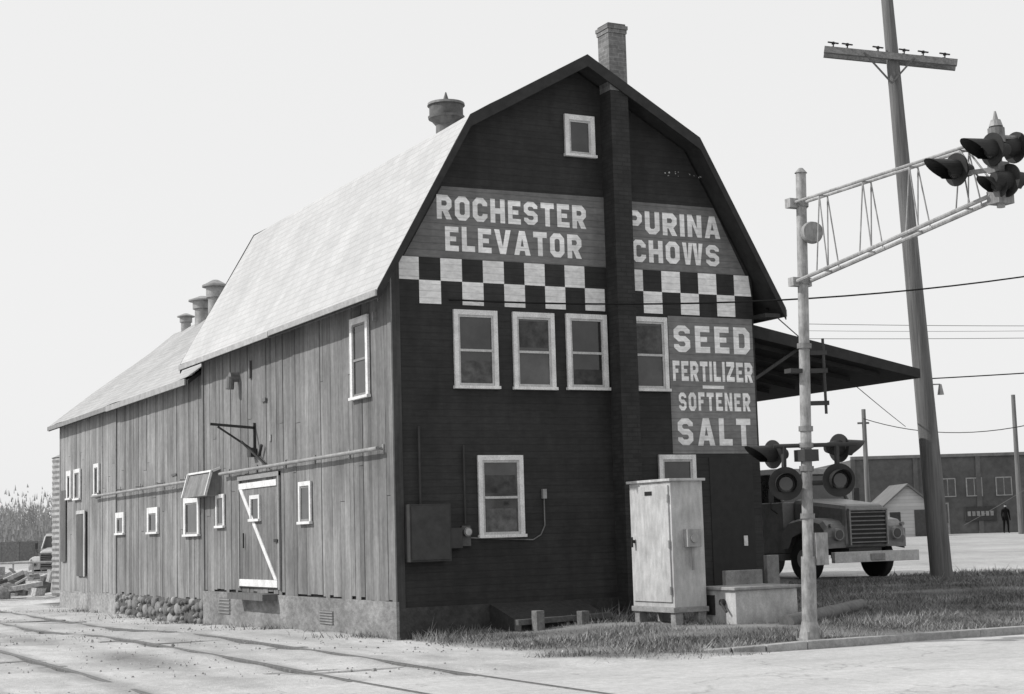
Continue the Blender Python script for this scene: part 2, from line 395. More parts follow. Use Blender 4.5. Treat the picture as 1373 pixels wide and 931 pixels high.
roof('roof',rp,RY0,RY1,.1,m_roof)
b=MB()
for (xa,za),(xb,zb) in zip(rp[:-1],rp[1:]):
    b.hexa([(xa,RY0+.01,za-.14),(xb,RY0+.01,zb-.14),(xb,RY1-.01,zb-.14),(xa,RY1-.01,za-.14),(xa,RY0+.01,za-.035),(xb,RY0+.01,zb-.035),(xb,RY1-.01,zb-.035),(xa,RY1-.01,za-.035)])
mk('roof_deck',b,m_dtrim,barn)
b=MB()
for (xa,za),(xb,zb) in zip(rp[:-1],rp[1:]):
    for yy in ((RY0-.03,RY0),(RY1,RY1+.03)):
        b.hexa([(xa,yy[0],za-.2),(xb,yy[0],zb-.2),(xb,yy[1],zb-.2),(xa,yy[1],za-.2),(xa,yy[0],za+.015),(xb,yy[0],zb+.015),(xb,yy[1],zb+.015),(xa,yy[1],za+.015)],.8)
mk('rake_trim',b,m_dtrim,barn)
b=MB(); b.box(-.46,-.43,RY0-.02,4.9,5.46,5.56,1.); b.box(-.46,-.43,4.93,RY1,5.44,5.55,1.15); 
b.box(7.61,7.64,RY0,RY1,5.42,5.55)
mk('eave_fascia',b,m_trim2,barn)
b=MB(FR); b.box(7.16,7.5,.0,.36,5.4,5.47); mk('soffit',b,m_dtrim,barn)
wp=[(-.28,5.27),(3.6,8.25),(7.5,5.27)]
roof('wing_roof',wp,FL+.0,WL+.35,.1,m_roof2,ny=50,amp=2.)
b=MB()
for (xa,za),(xb,zb) in zip(wp[:-1],wp[1:]):
    b.hexa([(xa,FL+.3,za-.15),(xb,FL+.3,zb-.15),(xb,WL+.33,zb-.15),(xa,WL+.33,za-.15),(xa,FL+.3,za-.06),(xb,FL+.3,zb-.06),(xb,WL+.33,zb-.06),(xa,WL+.33,za-.06)])
mk('wing_roof_deck',b,m_dtrim,barn)
b=MB(); b.box(-.33,-.29,11.0,18.4,5.12,5.26); b.box(-.32,-.285,18.45,WL+.35,5.14,5.26,.7); mk('wing_fascia',b,m_trim2,barn)
b=MB(FR); b.box(4.06,4.42,.0,.37,0,9.3); mk('chimney_painted',b,m_brickp,barn,bevel=.006)
b=MB(FR); b.box(4.06,4.42,.0,.37,9.3,10.34); b.box(4.045,4.435,-.015,.385,10.34,10.41,1.1); b.box(4.03,4.45,-.03,.40,10.41,10.48,.9); b.box(4.06,4.42,.0,.37,10.48,10.52,.6)
mk('chimney_brick',b,m_brick,barn,bevel=.006)
def ventil(name,x,y,z,s):
    b=MB()
    b.cyl((x,y,z-.3),(x,y,z+.24*s),.23*s,.22*s,24); b.cyl((x,y,z+.24*s),(x,y,z+.38*s),.22*s,.34*s,24)
    b.cyl((x,y,z+.38*s),(x,y,z+.43*s),.37*s,.38*s,24); b.cyl((x,y,z+.43*s),(x,y,z+.66*s),.35*s,.35*s,24,.8)
    b.cyl((x,y,z+.66*s),(x,y,z+.71*s),.39*s,.38*s,24,1.3); b.cyl((x,y,z+.71*s),(x,y,z+.76*s),.37*s,.10*s,24,1.3); b.cyl((x,y,z+.76*s),(x,y,z+.95*s),.07*s,.012,10)
    mk(name,b,m_rust,barn,smooth=True)
ventil('ventilator',3.6,5.4,9.76,1.0)
def cowl(name,x,y,z,s,h):
    b=MB(); b.cyl((x,y,z-.4),(x,y,z+h*.5),.19*s,.19*s,18); b.cyl((x,y,z+h*.5),(x,y,z+h*.8),.24*s,.24*s,18); b.cyl((x,y,z+h*.8),(x,y,z+h*.85),.34*s,.34*s,18); b.cyl((x,y,z+h*.85),(x,y,z+h),.33*s,.08*s,18)
    mk(name,b,m_metal,barn,smooth=True)
cowl('roof_vent',3.6,21.5,8.22,1.15,1.05); cowl('roof_vent',3.6,22.8,8.2,1.25,.78); cowl('roof_vent',3.6,24.6,8.15,.8,.55)
# windows
wf=MB(FR);ws=MB(FR);wg=MB(FR)
def window(F,S,G,a0,a1,z0,z1,t=.085,out=.05,sash=.035,mid=True,gt=1.0,base=0.):
    F.box(a0,a0+t,base,out,z0+.05,z1); F.box(a1-t,a1,base,out,z0+.05,z1); F.box(a0+t,a1-t,base,out-.003,z1-t*1.1,z1)
    F.box(a0-.02,a1+.02,base,out+.03,z0,z0+.05)
    i0=a0+t;i1=a1-t;j0=z0+.05;j1=z1-t*1.1
    G.box(i0,i1,base,base+.012,j0,j1,gt)
    S.box(i0,i0+sash,base+.012,out-.018,j0,j1,.7);S.box(i1-sash,i1,base+.012,out-.018,j0,j1,.7)
    S.box(i0+sash,i1-sash,base+.012,out-.02,j0,j0+sash*1.3,.7);S.box(i0+sash,i1-sash,base+.012,out-.02,j1-sash,j1,.7)
    if mid: S.box(i0+sash,i1-sash,base+.012,out-.012,(j0+j1)/2-.02,(j0+j1)/2+.02,.7)
for k,(a0,a1,z0,z1) in enumerate(((1.08,1.89,4.03,5.35),(2.18,2.98,4.03,5.35),(3.21,4.02,4.04,5.36),(4.44,5.26,4.04,5.36),(1.46,2.30,1.57,2.93),(4.98,5.75,1.57,2.93))):
    window(wf,ws,wg,a0,a1,z0,z1,t=.078,gt=(1.,1.6,.8,1.2,1.3,1.)[k])
window(wf,ws,wg,3.31,3.91,8.13,8.88,t=.085,mid=False)
mk('front_window_frames',wf,m_trim,barn,bevel=.004); mk('front_window_sashes',ws,m_trim,barn); mk('front_window_glass',wg,m_glass,barn)
b=MB(FR)
b.box(1.2,1.77,.0121,.014,4.12,4.50,1.0);b.box(4.6,5.12,.0121,.014,4.7,5.2,1.); b.box(1.6,2.16,.0121,.014,1.66,2.05,1.4)
b.box(1.6,2.16,.0121,.014,2.30,2.6,.8);b.box(2.3,2.86,.0121,.014,4.75,5.2,.8);b.box(3.35,3.9,.0121,.014,4.1,4.4,.6)
mk('pane_panels',b,M('pane_panel_grey',.075,.9,[(6,.5,U),(2,.3,U)]),barn)  # thin grey panels covering parts of the front panes
sf=MB(SD);sh=MB(SD);sg=MB(SD)
window(sf,sh,sg,.92,1.72,3.96,5.36,t=.10,out=.08,base=.033)
for a0,a1,z0,z1 in ((3.79,4.43,1.91,2.69),(9.02,9.6,1.93,2.64)):
    window(sf,sh,sg,a0,a1,z0,z1,t=.075,out=.07,base=.033,mid=False)
for a0,a1,z0,z1 in ((11.0,12.2,1.78,2.67),(14.45,15.4,1.88,2.52),(17.73,18.6,1.9,2.48)):
    window(sf,sh,sg,a0,a1,z0,z1,t=.13,out=.03,base=-.017,mid=False)
window(sf,sh,sg,23.9,24.5,3.0,3.85,t=.14,out=.06,base=.012,mid=False,)
window(sf,sh,sg,22.7,23.5,2.96,3.85,t=.1,out=.06,base=.012,mid=False)
window(sf,sh,sg,20.4,21,3.0,3.88,t=.1,out=.06,base=.012,mid=False)
mk('side_window_frames',sf,m_trim,barn,bevel=.004); mk('side_window_sashes',sh,m_trim2,barn); mk('side_window_glass',sg,m_glass,barn)
b=MB(SD)
y=5.6
while y<7.95:
    w=min(.2,7.95-y); b.box(y+.004,y+w-.004,.034,.06,.72,2.80,random.uniform(.75,1.0)); y+=w
mk('door_boards',b,m_board,barn)
b=MB(SD)
b.box(5.62,7.94,.06,.085,2.68,2.80); b.box(5.62,7.94,.06,.085,.74,.88)
b.hexa([(7.92,.06,2.675),(7.74,.06,2.675),(5.64,.06,.885),(5.80,.06,.885),(7.92,.084,2.675),(7.74,.084,2.675),(5.64,.084,.885),(5.80,.084,.885)])
b.box(5.50,5.60,.034,.075,.7,2.95,.35); b.box(7.96,8.05,.034,.075,.7,2.95,.3); b.box(5.5,8.05,.034,.08,2.86,2.95,.4)
mk('door_brace',b,m_trim,barn,bevel=.004)
f2=MB(SD);s2=MB(SD);g2=MB(SD); window(f2,s2,g2,6.6,7.2,2.02,2.54,t=.07,out=.1,base=.061,mid=False)
mk('door_window_frame',f2,m_trim,barn); mk('door_window_glass',g2,m_glass,barn)
b=MB(SD); b.box(5.55,5.75,.086,.1,1.6,1.66);b.cyl((7.6,.1,1.5),(7.6,.1,1.8),.015); mk('door_hardware',b,m_dark,barn)
b=MB(SD); b.box(5.7,7.9,-.0,.35,.5,.62,.7); b.box(22.0,23.05,.025,.06,.8,2.62,.5); b.box(21.95,22.05,.06,.09,.8,2.65,3.); b.box(22.05,23.05,.06,.08,2.55,2.65,2.4)
b.box(24.6,25.2,.025,.05,1.2,3.3,.6)
mk('side_sill_and_doors',b,m_board,barn)
b=MB(SD); b.cyl((.36,.16,3.07),(9.0,.15,3.05),.035,n=12); b.cyl((11.0,.14,3.0),(20.8,.14,2.98),.035,n=12)
for y in (.4,1.9,3.6,5.2,6.9,8.7,12,14,16,18,20.4): b.cyl((y,.0,3.06),(y,.16,3.06),.015,n=6); b.box(y-.03,y+.03,.03,.05,2.98,3.14)
mk('door_track_pipe',b,m_metal,barn,smooth=True)
b=MB(SD)
b.hexa([(9.4,.03,2.62),(11.1,.03,2.62),(11.1,.34,2.62),(9.4,.34,2.62),(9.4,.03,3.18),(11.1,.03,3.18),(11.1,.2,3.10),(9.4,.2,3.10)],1.2)
mk('track_hood',b,m_board,barn)
b=MB(SD); b.beam((9.36,.36,2.62),(9.36,.22,3.14),.05,.05); b.beam((9.36,.03,3.2),(9.36,.22,3.13),.05,.05); b.beam((11.1,.36,2.62),(11.1,.22,3.14),.05,.05); b.beam((9.36,.21,3.14),(11.1,.21,3.14),.04,.04); mk('track_hood_trim',b,m_trim,barn)
b=MB(SD)
b.beam((7.0,.05,3.88),(7.0,.95,3.95),.05,.05); b.beam((7.0,.04,3.35),(7.0,.04,3.98),.06,.05); b.beam((7.0,.05,3.42),(7.0,.8,3.9),.035,.035)
b.beam((6.15,.05,3.05),(6.9,.35,3.6),.035,.035); b.box(6.9,7.12,.04,.16,3.3,3.48); b.cyl((6.55,.1,3.3),(6.4,.1,3.5),.03)
mk('hoist_bracket',b,m_dgrey,barn)
b=MB(SD)
b.box(6.25,6.5,.034,.07,4.35,4.42,.5);b.cyl((8.05,.02,5.0),(8.05,.22,5.0),.10,tone=.6);b.cyl((8.05,.2,5.0),(8.05,.22,4.75),.09,tone=.6)
b.box(6.0,6.1,.034,.05,3.55,3.68,.9); b.box(7.2,7.3,.034,.07,4.9,5.25,.5); b.box(12.9,13.3,-.01,.0,3.2,3.25,.4)
b.beam((.62,.05,5.2),(.62,.05,5.35),.1,.03)
mk('wall_fittings',b,m_metal,barn)
# ---------------------------------------------------------------- signs
b=MB(FR)
def poly(b,pts,o,t=1.):
    b.face([(x,o,z) for x,z in pts],t)
def slab(b,pts,o,o0=.0,t=1.):
    poly(b,pts,o,t)
    for k in range(len(pts)):
        p=pts[k];q_=pts[(k+1)%len(pts)]
        b.face([(p[0],o0,p[1]),(q_[0],o0,q_[1]),(q_[0],o,q_[1]),(p[0],o,p[1])],t)
slab(b,[(.22,6.205),(4.06,6.205),(4.06,7.45),(.93,7.42)],.006)
slab(b,[(4.42,6.205),(7.02,6.205),(6.38,7.42),(4.42,7.42)],.006)
slab(b,[(5.30,2.95),(7.12,2.95),(7.12,5.40),(5.30,5.40)],.006,t=1.15)
mk('sign_boards',b,m_sign,barn)
b=MB(FR)
cwid=.3925
for k in range(10):
    x0=.09+k*cwid;x1=x0+cwid
    if k%2==0: slab(b,[(x0,5.82),(x1,5.82),(min(x1,4.06),6.20),(x0 if k else .13,6.20)],.008,t=random.uniform(.84,.98))
    else: slab(b,[(x0,5.43),(min(x1,4.06),5.43),(min(x1,4.06),5.82),(x0,5.82)],.008,t=random.uniform(.84,.98))
for k in range(7):
    x0=4.42+k*.39;x1=min(x0+.39,7.13)
    if k%2==0: slab(b,[(x0,5.82),(x1,5.82),(x1 if k<6 else 7.08,6.20),(x0,6.20)],.008,t=random.uniform(.84,.98))
    else: slab(b,[(x0,5.43),(x1,5.43),(x1,5.82),(x0,5.82)],.008,t=random.uniform(.84,.98))
mk('checkerboard_band',b,m_white,barn)
T=.235
def strip(pts,closed=False,t=None):
    t=t or T
    n=len(pts);L=[];Rr=[]
    P=[Vector(p) for p in pts]
    for i in range(n):
        if closed: a=P[i-1];c=P[(i+1)%n]
        else: a=P[i-1] if i>0 else None;c=P[i+1] if i<n-1 else None
        p=P[i]
        d1=(p-a).normalized() if a is not None else (c-p).normalized()
        d2=(c-p).normalized() if c is not None else d1
        n1=Vector((-d1.y,d1.x));n2=Vector((-d2.y,d2.x)); m=(n1+n2).normalized(); k=t/2/max(.35,m.dot(n1))
        L.append(p+m*k);Rr.append(p-m*k)
    out=[]
    for i in range(n if closed else n-1):
        j=(i+1)%n; out.append([tuple(L[i]),tuple(L[j]),tuple(Rr[j]),tuple(Rr[i])])
    return out
def letter(ch,w):
    h=T/2;x0=h;x1=w-h;y0=h;y1=1-h;c=.13;xr=w
    if ch=='O': return strip([(x0+c,y0),(x1-c,y0),(x1,y0+c),(x1,y1-c),(x1-c,y1),(x0+c,y1),(x0,y1-c),(x0,y0+c)],True)
    if ch=='D': return strip([(x0,y0),(x1-c,y0),(x1,y0+c),(x1,y1-c),(x1-c,y1),(x0,y1)],True)
    if ch=='C': return strip([(x1,.66),(x1,y1-c),(x1-c,y1),(x0+c,y1),(x0,y1-c),(x0,y0+c),(x0+c,y0),(x1-c,y0),(x1,y0+c),(x1,.34)])
    if ch=='S': return strip([(x1,.70),(x1,y1-c*.8),(x1-c,y1),(x0+c,y1),(x0,y1-c*.8),(x0,.5+c*.8),(x0+c,.5),(x1-c,.5),(x1,.5-c*.8),(x1,y0+c*.8),(x1-c,y0),(x0+c,y0),(x0,y0+c*.8),(x0,.30)],t=T*.88)
    if ch=='E': return strip([(xr,y1),(x0,y1),(x0,y0),(xr,y0)],t=T*.95)+strip([(T,.5),(x1,.5)],t=T*.8)
    if ch=='F': return strip([(xr,y1),(x0,y1),(x0,0)])+strip([(T,.5),(x1,.5)],t=T*.85)
    if ch=='H': return strip([(x0,0),(x0,1)])+strip([(x1,0),(x1,1)])+strip([(T,.5),(w-T,.5)])
    if ch=='I': return strip([(w/2,0),(w/2,1)])
    if ch=='L': return strip([(x0,1),(x0,y0),(xr,y0)])
    if ch=='T': return strip([(0,y1),(w,y1)])+strip([(w/2,1-T),(w/2,0)])
    if ch=='U': return strip([(x0,1),(x0,y0+c),(x0+c,y0),(x1-c,y0),(x1,y0+c),(x1,1)])
    if ch in 'PR':
        o=strip([(x0,0),(x0,y1),(x1-c,y1),(x1,y1-c),(x1,.44+c),(x1-c,.44),(T,.44)])
        if ch=='R': o+= [[(w*.40,.44-T/2),(w*.40+T*1.15,.44-T/2),(w,0),(w-T*1.15,0)]]
        return o
    if ch in 'AV':
        o=[[(0,0),(T*1.05,0),(w/2,.70),(w/2,1),(w/2-T*.6,1)],[(w,0),(w/2+T*.6,1),(w/2,1),(w/2,.70),(w-T*1.05,0)]]
        if ch=='A':
            f=lambda y:T*1.05+(w/2-T*1.05)*(y/.70)
            o.append([(f(.18),.18),(w-f(.18),.18),(w-f(.36),.36),(f(.36),.36)])
        else: o=[[(x,1-y) for x,y in p] for p in o]
        return o
    if ch=='N': return strip([(x0,0),(x0,1)])+strip([(x1,0),(x1,1)])+[[(T,1),(T,.60),(w-T,0),(w-T,.40)]]
    if ch=='W':
        o=[]; 
        for k in (0,1):
            h2=w/2
            for p in [[(0,0),(T*.9,0),(h2/2,.72),(h2/2,1),(h2/2-T*.5,1)],[(h2,0),(h2/2+T*.5,1),(h2/2,1),(h2/2,.72),(h2-T*.9,0)]]:
                o.append([(x+k*h2,1-y) for x,y in p])
        return o
    if ch=='Z': return strip([(0,y1),(w,y1)])+strip([(0,y0),(w,y0)])+[[(0,T),(T*1.25,T),(w,1-T),(w-T*1.25,1-T)]]
    return []
def text(b,s,x0,x1,z0,z1,gap=.15):
    wd={'I':T,'W':1.08,'A':.80,'V':.80,'T':.68,'L':.62,'E':.64,'F':.60}
    tot=sum(wd.get(c,.72) for c in s)+gap*(len(s)-1)
    k=(x1-x0)/tot; hh=z1-z0; x=x0
    for c in s:
        w=wd.get(c,.72); tn=random.uniform(.93,1.05); dz=random.uniform(-.004,.004)
        for p in letter(c,w):
            poly(b,[(x+px*k,z0+dz+pz*hh) for px,pz in p],.0105,tn)
        x+=(w+gap)*k
b=MB(FR)
text(b,'ROCHESTER',.83,3.69,6.86,7.27); text(b,'ELEVATOR',.97,3.58,6.33,6.75)
text(b,'PURINA',4.53,6.50,6.85,7.26); text(b,'CHOWS',4.60,6.46,6.34,6.74)
text(b,'SEED',5.40,7.05,4.75,5.24,gap=.2); text(b,'FERTILIZER',5.36,7.08,4.24,4.60); text(b,'SOFTENER',5.46,7.0,3.71,4.04,gap=.2); text(b,'SALT',5.41,6.98,3.09,3.58,gap=.2)
poly(b,[(5.98,4.11),(6.44,4.11),(6.44,4.165),(5.98,4.165)],.0105)
for k in range(26):
    x=5.3+random.random()*.95; z=8.0-(x-5.3)*.02+random.gauss(0,.03); s_=random.uniform(.006,.03)
    poly(b,[(x,z),(x+s_,z+random.uniform(-.01,.01)),(x+s_*.8,z+s_*.8),(x,z+s_*.7)],.0105,random.uniform(.3,.9))
mk('sign_lettering',b,m_white,barn)
b=MB(FR); b.box(.13,.86,.0,.22,1.22,2.14); b.box(.16,.83,.22,.235,1.25,2.11,1.15); b.box(.88,1.1,.0,.14,1.42,1.75,1.2)
b.cyl((.4,.05,2.14),(.4,.05,3.4),.02);b.cyl((1.2,.04,1.8),(1.2,.04,3.1),.018); b.box(6.05,6.98,.0,.012,.6,2.88,.5)
mk('electrical_panel',b,m_dgrey,barn,bevel=.006)
b=MB(FR); b.cyl((1.21,.0,1.68),(1.21,.12,1.68),.075,n=16,tone=.7); b.box(1.13,1.29,0,.05,1.45,1.78,.3); b.cyl((1.21,.12,1.68),(1.21,.14,1.68),.055,n=16,tone=1.5)
b.path([(1.3,.03,1.58),(2.45,.03,1.52),(2.6,.03,1.6),(2.68,.03,1.75),(2.68,.03,2.2)],.011,tone=.6); b.box(2.65,2.72,0,.06,2.2,2.36,1.0)
b.box(6.72,6.8,0,.03,1.3,1.48,2.0)
mk('electric_meter',b,m_metal,barn)
can=empty('loading_dock_canopy')
b=MB()
b.hexa([(7.17,.35,5.16),(11.35,.35,4.44),(11.35,8.2,4.44),(7.17,8.2,5.16),(7.17,.35,5.40),(11.35,.35,4.62),(11.35,8.2,4.62),(7.17,8.2,5.40)],.8)
for k in range(9): 
    y=.7+k*.9; b.beam((7.2,y,5.10),(10.6,y,4.52),.05,.08,.8)
mk('canopy_roof',b,m_dtrim,can)
b=MB()
for (x,y) in ((11.0,7.9),(9.6,8.0)): b.cyl((x,y,.2),(x,y,4.5),.06,n=8)
b.beam((7.2,.5,4.2),(8.6,.5,5.0),.06,.06); mk('canopy_posts',b,m_dgrey,can)
b=MB(); b.box(7.2,9.5,3.5,12,.1,1.3,.5); mk('loading_dock',b,m_conc,can)
e=empty('cellar_hatch')
b=MB(); b.hexa([(1.6,-1.15,.1),(3.3,-1.15,.1),(3.3,-.05,.1),(1.6,-.05,.1),(1.6,-1.15,.22),(3.3,-1.15,.22),(3.3,-.05,.50),(1.6,-.05,.50)],.7); mk('hatch_door',b,m_dconc,e)
b=MB(); b.box(1.72,1.86,-1.45,-1.27,.0,.42,.9); b.box(2.5,2.64,-1.5,-1.33,.0,.38,.8); b.beam((1.5,-1.2,.24),(3.2,-1.20,.28),.1,.09,.6); mk('timbers',b,m_wood2,e,bevel=.008)
# ---------------------------------------------------------------- cabinet
cab=empty('electrical_cabinet')
b=MB(); x0,x1,y0,y1=3.25,3.83,-3.05,-1.85; z0,z1=.44,2.36
b.box(x0,x1,y0,y1,z0,z1); 
b.box(x0-.04,x1+.04,y0-.04,y1+.04,z1,z1+.04,1.05)
b.box(x0-.025,x0-.0,y0+.05,y1-.05,z0+.08,z1-.06,1.04)
for z in (.7,1.4,2.1): b.cyl((x0-.03,y0+.055,z-.06),(x0-.03,y0+.055,z+.06),.018,tone=.8)
b.box(x0+.2,x0+.45,y0-.12,y0,1.35,1.62,.7); b.cyl((x0+.32,y0-.06,1.0),(x0+.32,y0-.06,1.35),.02,tone=.7); b.cyl((x0+.32,y0-.12,1.48),(x0+.32,y0-.15,1.48),.07,tone=.7)
mk('cabinet_body',b,m_cab,cab,bevel=.01)
b=MB(); b.box(x0-.03,x1+.03,y0-.02,y1+.02,.36,.44); 
for (xx,yy) in ((x0+.08,y0+.08),(x1-.08,y0+.08),(x0+.08,y1-.08),(x1-.08,y1-.08)): b.box(xx-.07,xx+.07,yy-.07,yy+.07,-.05,.36,1.0)
mk('cabinet_legs',b,m_conc,cab,bevel=.008)
b=MB(); b.cyl((x0-.03,-2.0,1.45),(x0-.08,-2.0,1.45),.025); b.box(x0-.09,x0-.07,-2.02,-1.98,1.36,1.52)
b.box(x0-.035,x0-.026,-2.55,-2.35,2.16,2.22); mk('cabinet_handle',b,m_dark,cab)
e=empty('concrete_utility_box')
b=MB(); b.box(3.95,5.1,-3.65,-2.75,-.05,.68); mk('box_body',b,M('pale_concrete',.40,.9,[(1.5,.25,U),(9,.2,(1,1,.4)),(50,.14,U)],bump=(25,.4,.01,U)),e,bevel=.015)
b=MB(); b.box(3.90,5.15,-3.70,-2.70,.68,.73,1.1); mk('box_lid',b,m_conc,e,bevel=.012)
b=MB(); b.cyl((3.94,-3.35,.5),(3.88,-3.35,.5),.05); b.cyl((3.88,-3.35,.5),(3.88,-3.5,.36),.02);b.box(3.93,3.95,-3.1,-2.9,.3,.6); mk('box_fittings',b,m_dgrey,e)
b=MB(); b.box(5.2,5.95,-1.6,-1.5,.1,.92);b.box(6.05,6.3,-1.6,-1.5,.1,1.15,.8); mk('leaning_panel',b,m_conc,bevel=.01)
b=MB(); b.cyl((4.35,-4.35,.2),(7.3,-2.45,.28),.12,.11,n=16); mk('fallen_pipe',b,m_rust,smooth=True)
# ---------------------------------------------------------------- crossing signal
sig=empty('railroad_crossing_signal')
px,py,pz=3.5,-6.0,.05
def PP(z): k=(z-pz)/6.5; return (px+.17*k,py-.09*k,z)
b=MB(); b.cyl(PP(.0),PP(6.55),.078,.072,n=20); b.cyl(PP(.05),PP(1.2),.105,.1,n=20); b.cyl(PP(.03),PP(.10),.2,.19,n=8); b.cyl(PP(.1),PP(.32),.15,.11,n=16)
b.cyl(PP(6.55),PP(6.62),.09,.03,n=16)
for k in range(4):
    a=math.pi/4+k*math.pi/2; q_=PP(.05); b.cyl((q_[0]+.17*math.cos(a),q_[1]+.17*math.sin(a),.05),(q_[0]+.17*math.cos(a),q_[1]+.17*math.sin(a),.19),.02,n=6)
q_=PP(1.3); b.box(q_[0]+.05,q_[0]+.25,q_[1]-.12,q_[1]+.1,1.08,1.52,.9)
for z in (6.1,5.0,4.1,2.95,2.72,2.4,1.75): b.cyl(PP(z-.035),PP(z+.035),.1,n=16,tone=.7)
mk('mast',b,m_silver,sig,smooth=True)
q0=PP(3.1);q1=PP(4.2)
b=MB()
b.cyl((q0[0]+.26,q0[1]-.13,3.15),(q0[0]+.26,q0[1]-.13,4.2),.02); 
for z in (3.3,3.75,4.0): b.beam(PP(z),(q0[0]+.3,q0[1]-.15,z),.05,.06)
b.box(q0[0]-.25,q0[0]-.05,q0[1]-.05,q0[1]+.1,3.72,3.78)
mk('mast_brackets',b,m_dgrey,sig)
b=MB(); q_=PP(5.68); b.cyl((q_[0]+.07,q_[1]-.13,5.68),(q_[0]+.04,q_[1]-.21,5.68),.16,.14,n=24,tone=.8); b.cyl((q_[0]+.12,q_[1]-.02,5.68),(q_[0]+.07,q_[1]-.13,5.68),.07,n=16,tone=.4)
mk('bell',b,m_silver,sig,smooth=True)
b=MB(); ys0,ys1=py-.1,-9.9; xc=px+.10
for dx in (-.07,.07):
    b.cyl((xc+dx,ys0,6.12),(xc+dx,ys1,6.14),.021,n=8); b.cyl((xc+dx*1.4,ys0,5.0),(xc+dx*1.4,ys1,5.45),.029,n=8)
def tb(y): return 5.0+.45*(y-ys0)/(ys1-ys0)
for k,yy in enumerate(np.linspace(ys0-.55,ys1+.5,4)):
    for dx in (-.07,.07):
        b.cyl((xc+dx,yy,6.11),(xc+dx*1.4,yy+.10,tb(yy)),.010,n=6); b.cyl((xc+dx,yy,6.11),(xc+dx*1.4,yy-.14,tb(yy)),.010,n=6)
    b.cyl((xc-.07,yy,6.11),(xc+.07,yy,6.11),.012,n=6)
    b.cyl((xc-.1,yy,tb(yy)),(xc+.1,yy,tb(yy)),.012,n=6)
for dx in (-.07,.07):
    b.cyl((xc+dx,ys1+.5,6.11),(xc+dx*1.4,ys1,5.45),.012,n=6)
b.box(xc-.15,xc+.15,ys0,ys0+.12,6.05,6.18);b.box(xc-.16,xc+.16,ys0,ys0+.12,4.94,5.06)
b.cyl((xc,-9.95,5.3),(xc,-9.95,6.28),.05,n=12); b.cyl((xc,-9.95,6.28),(xc,-9.95,6.36),.085,.06,n=12); b.cyl((xc,-9.95,6.36),(xc,-9.95,6.47),.035,.012,n=8)
b.box(xc-.12,xc+.12,-10.05,-9.85,5.34,5.5,.7); b.box(xc-.09,xc+.09,-10.04,-9.86,5.72,5.84,.5)
b.cyl((xc+.0,-9.97,6.15),(xc+.45,-9.97,6.17),.03,n=8,tone=.8); b.cyl((xc,-9.95,6.08),(xc,-9.95,6.26),.10,n=14,tone=.6)
mk('cantilever_arm',b,m_silver,sig)
def lamp(pos,d,r,L,name='lamp'):
    d=Vector(d).normalized(); p=Vector(pos)
    u=Vector((0,0,1)); s_=d.cross(u).normalized()
    b=MB()
    b.cyl(p-d*.02,p,r,n=28); b.cyl(p-d*.24,p-d*.02,r*.35,r*.6,n=20)
    b.cyl(p,p+d*.03,r*.52,n=24)
    n=18
    for k in range(n):
        a0=math.radians(-55+290*k/n);a1=math.radians(-55+290*(k+1)/n)
        def P3(a,t,rr): 
            return tuple(p+d*t+s_*math.cos(a)*rr+u*math.sin(a)*rr)
        def le(a): return L*(.35+.65*max(0,(math.sin(a)+.6)/1.6))
        ri=r*.60
        b.face([P3(a0,.0,ri),P3(a1,.0,ri),P3(a1,le(a1),ri*.98),P3(a0,le(a0),ri*.98)])
        b.face([P3(a0,.0,ri+.006),P3(a1,.0,ri+.006),P3(a1,le(a1),ri*.98+.006),P3(a0,le(a0),ri*.98+.006)])
    mk(name,b,m_dark,sig,smooth=True)
    g=MB(); g.cyl(p+d*.03,p+d*.05,r*.48,r*.40,n=24); mk(name+'_lens',g,m_lens,sig,smooth=True)
Rv=Vector((RT[0],RT[1],0))
base=Vector(PP(2.2))
toC=Vector((-.52,-.85,-.02))
lamp(base+Rv*-.31+toC*.2,toC,.23,.2)
lamp(base+Rv*.42+toC*.2+Vector((0,0,.03)),(-.35,-.93,-.02),.23,.2)
lamp(Vector(PP(2.62))+Rv*-.32+Vector((0,.25,0)),(-1,-.05,-.02),.2,.46)
lamp(Vector(PP(2.68))+Rv*.62+Vector((0,.25,0)),(1,.1,-.02),.2,.46)
b=MB(); b.cyl(tuple(Vector(PP(2.72))-Rv*.45),tuple(Vector(PP(2.72))+Rv*.70),.03,n=10); b.cyl(tuple(Vector(PP(2.2))-Rv*.31),tuple(Vector(PP(2.2))+Rv*.42),.035,n=10)
b.beam(tuple(Vector(PP(2.2))-Rv*.31),tuple(Vector(PP(2.72))-Rv*.31),.05,.05); b.beam(tuple(Vector(PP(2.2))+Rv*.42),tuple(Vector(PP(2.72))+Rv*.42),.05,.05)
b.box(PP(2.6)[0]-.12,PP(2.6)[0]+.12,PP(2.6)[1]-.12,PP(2.6)[1]+.12,2.5,2.66,1.3)
mk('lamp_crossarm',b,m_dgrey,sig)
lamp((xc-.30,-9.55,5.82),(-1,0,-.05),.2,.46); lamp((xc-.14,-10.0,5.98),(-1,.05,-.05),.2,.44)
lamp((xc+.02,-10.08,5.60),(1,0,-.05),.2,.34); lamp((xc+.30,-9.95,6.05),(1,0,-.03),.19,.34); lamp((xc-.10,-10.02,5.55),(-1,0,-.03),.15,.3)
b=MB(); b.beam((xc-.2,-9.55,5.78),(xc+.1,-10.0,5.78),.05,.05); b.beam((xc-.25,-9.97,6.03),(xc+.3,-9.97,6.03),.05,.05); mk('tip_crossarm',b,m_silver,sig)
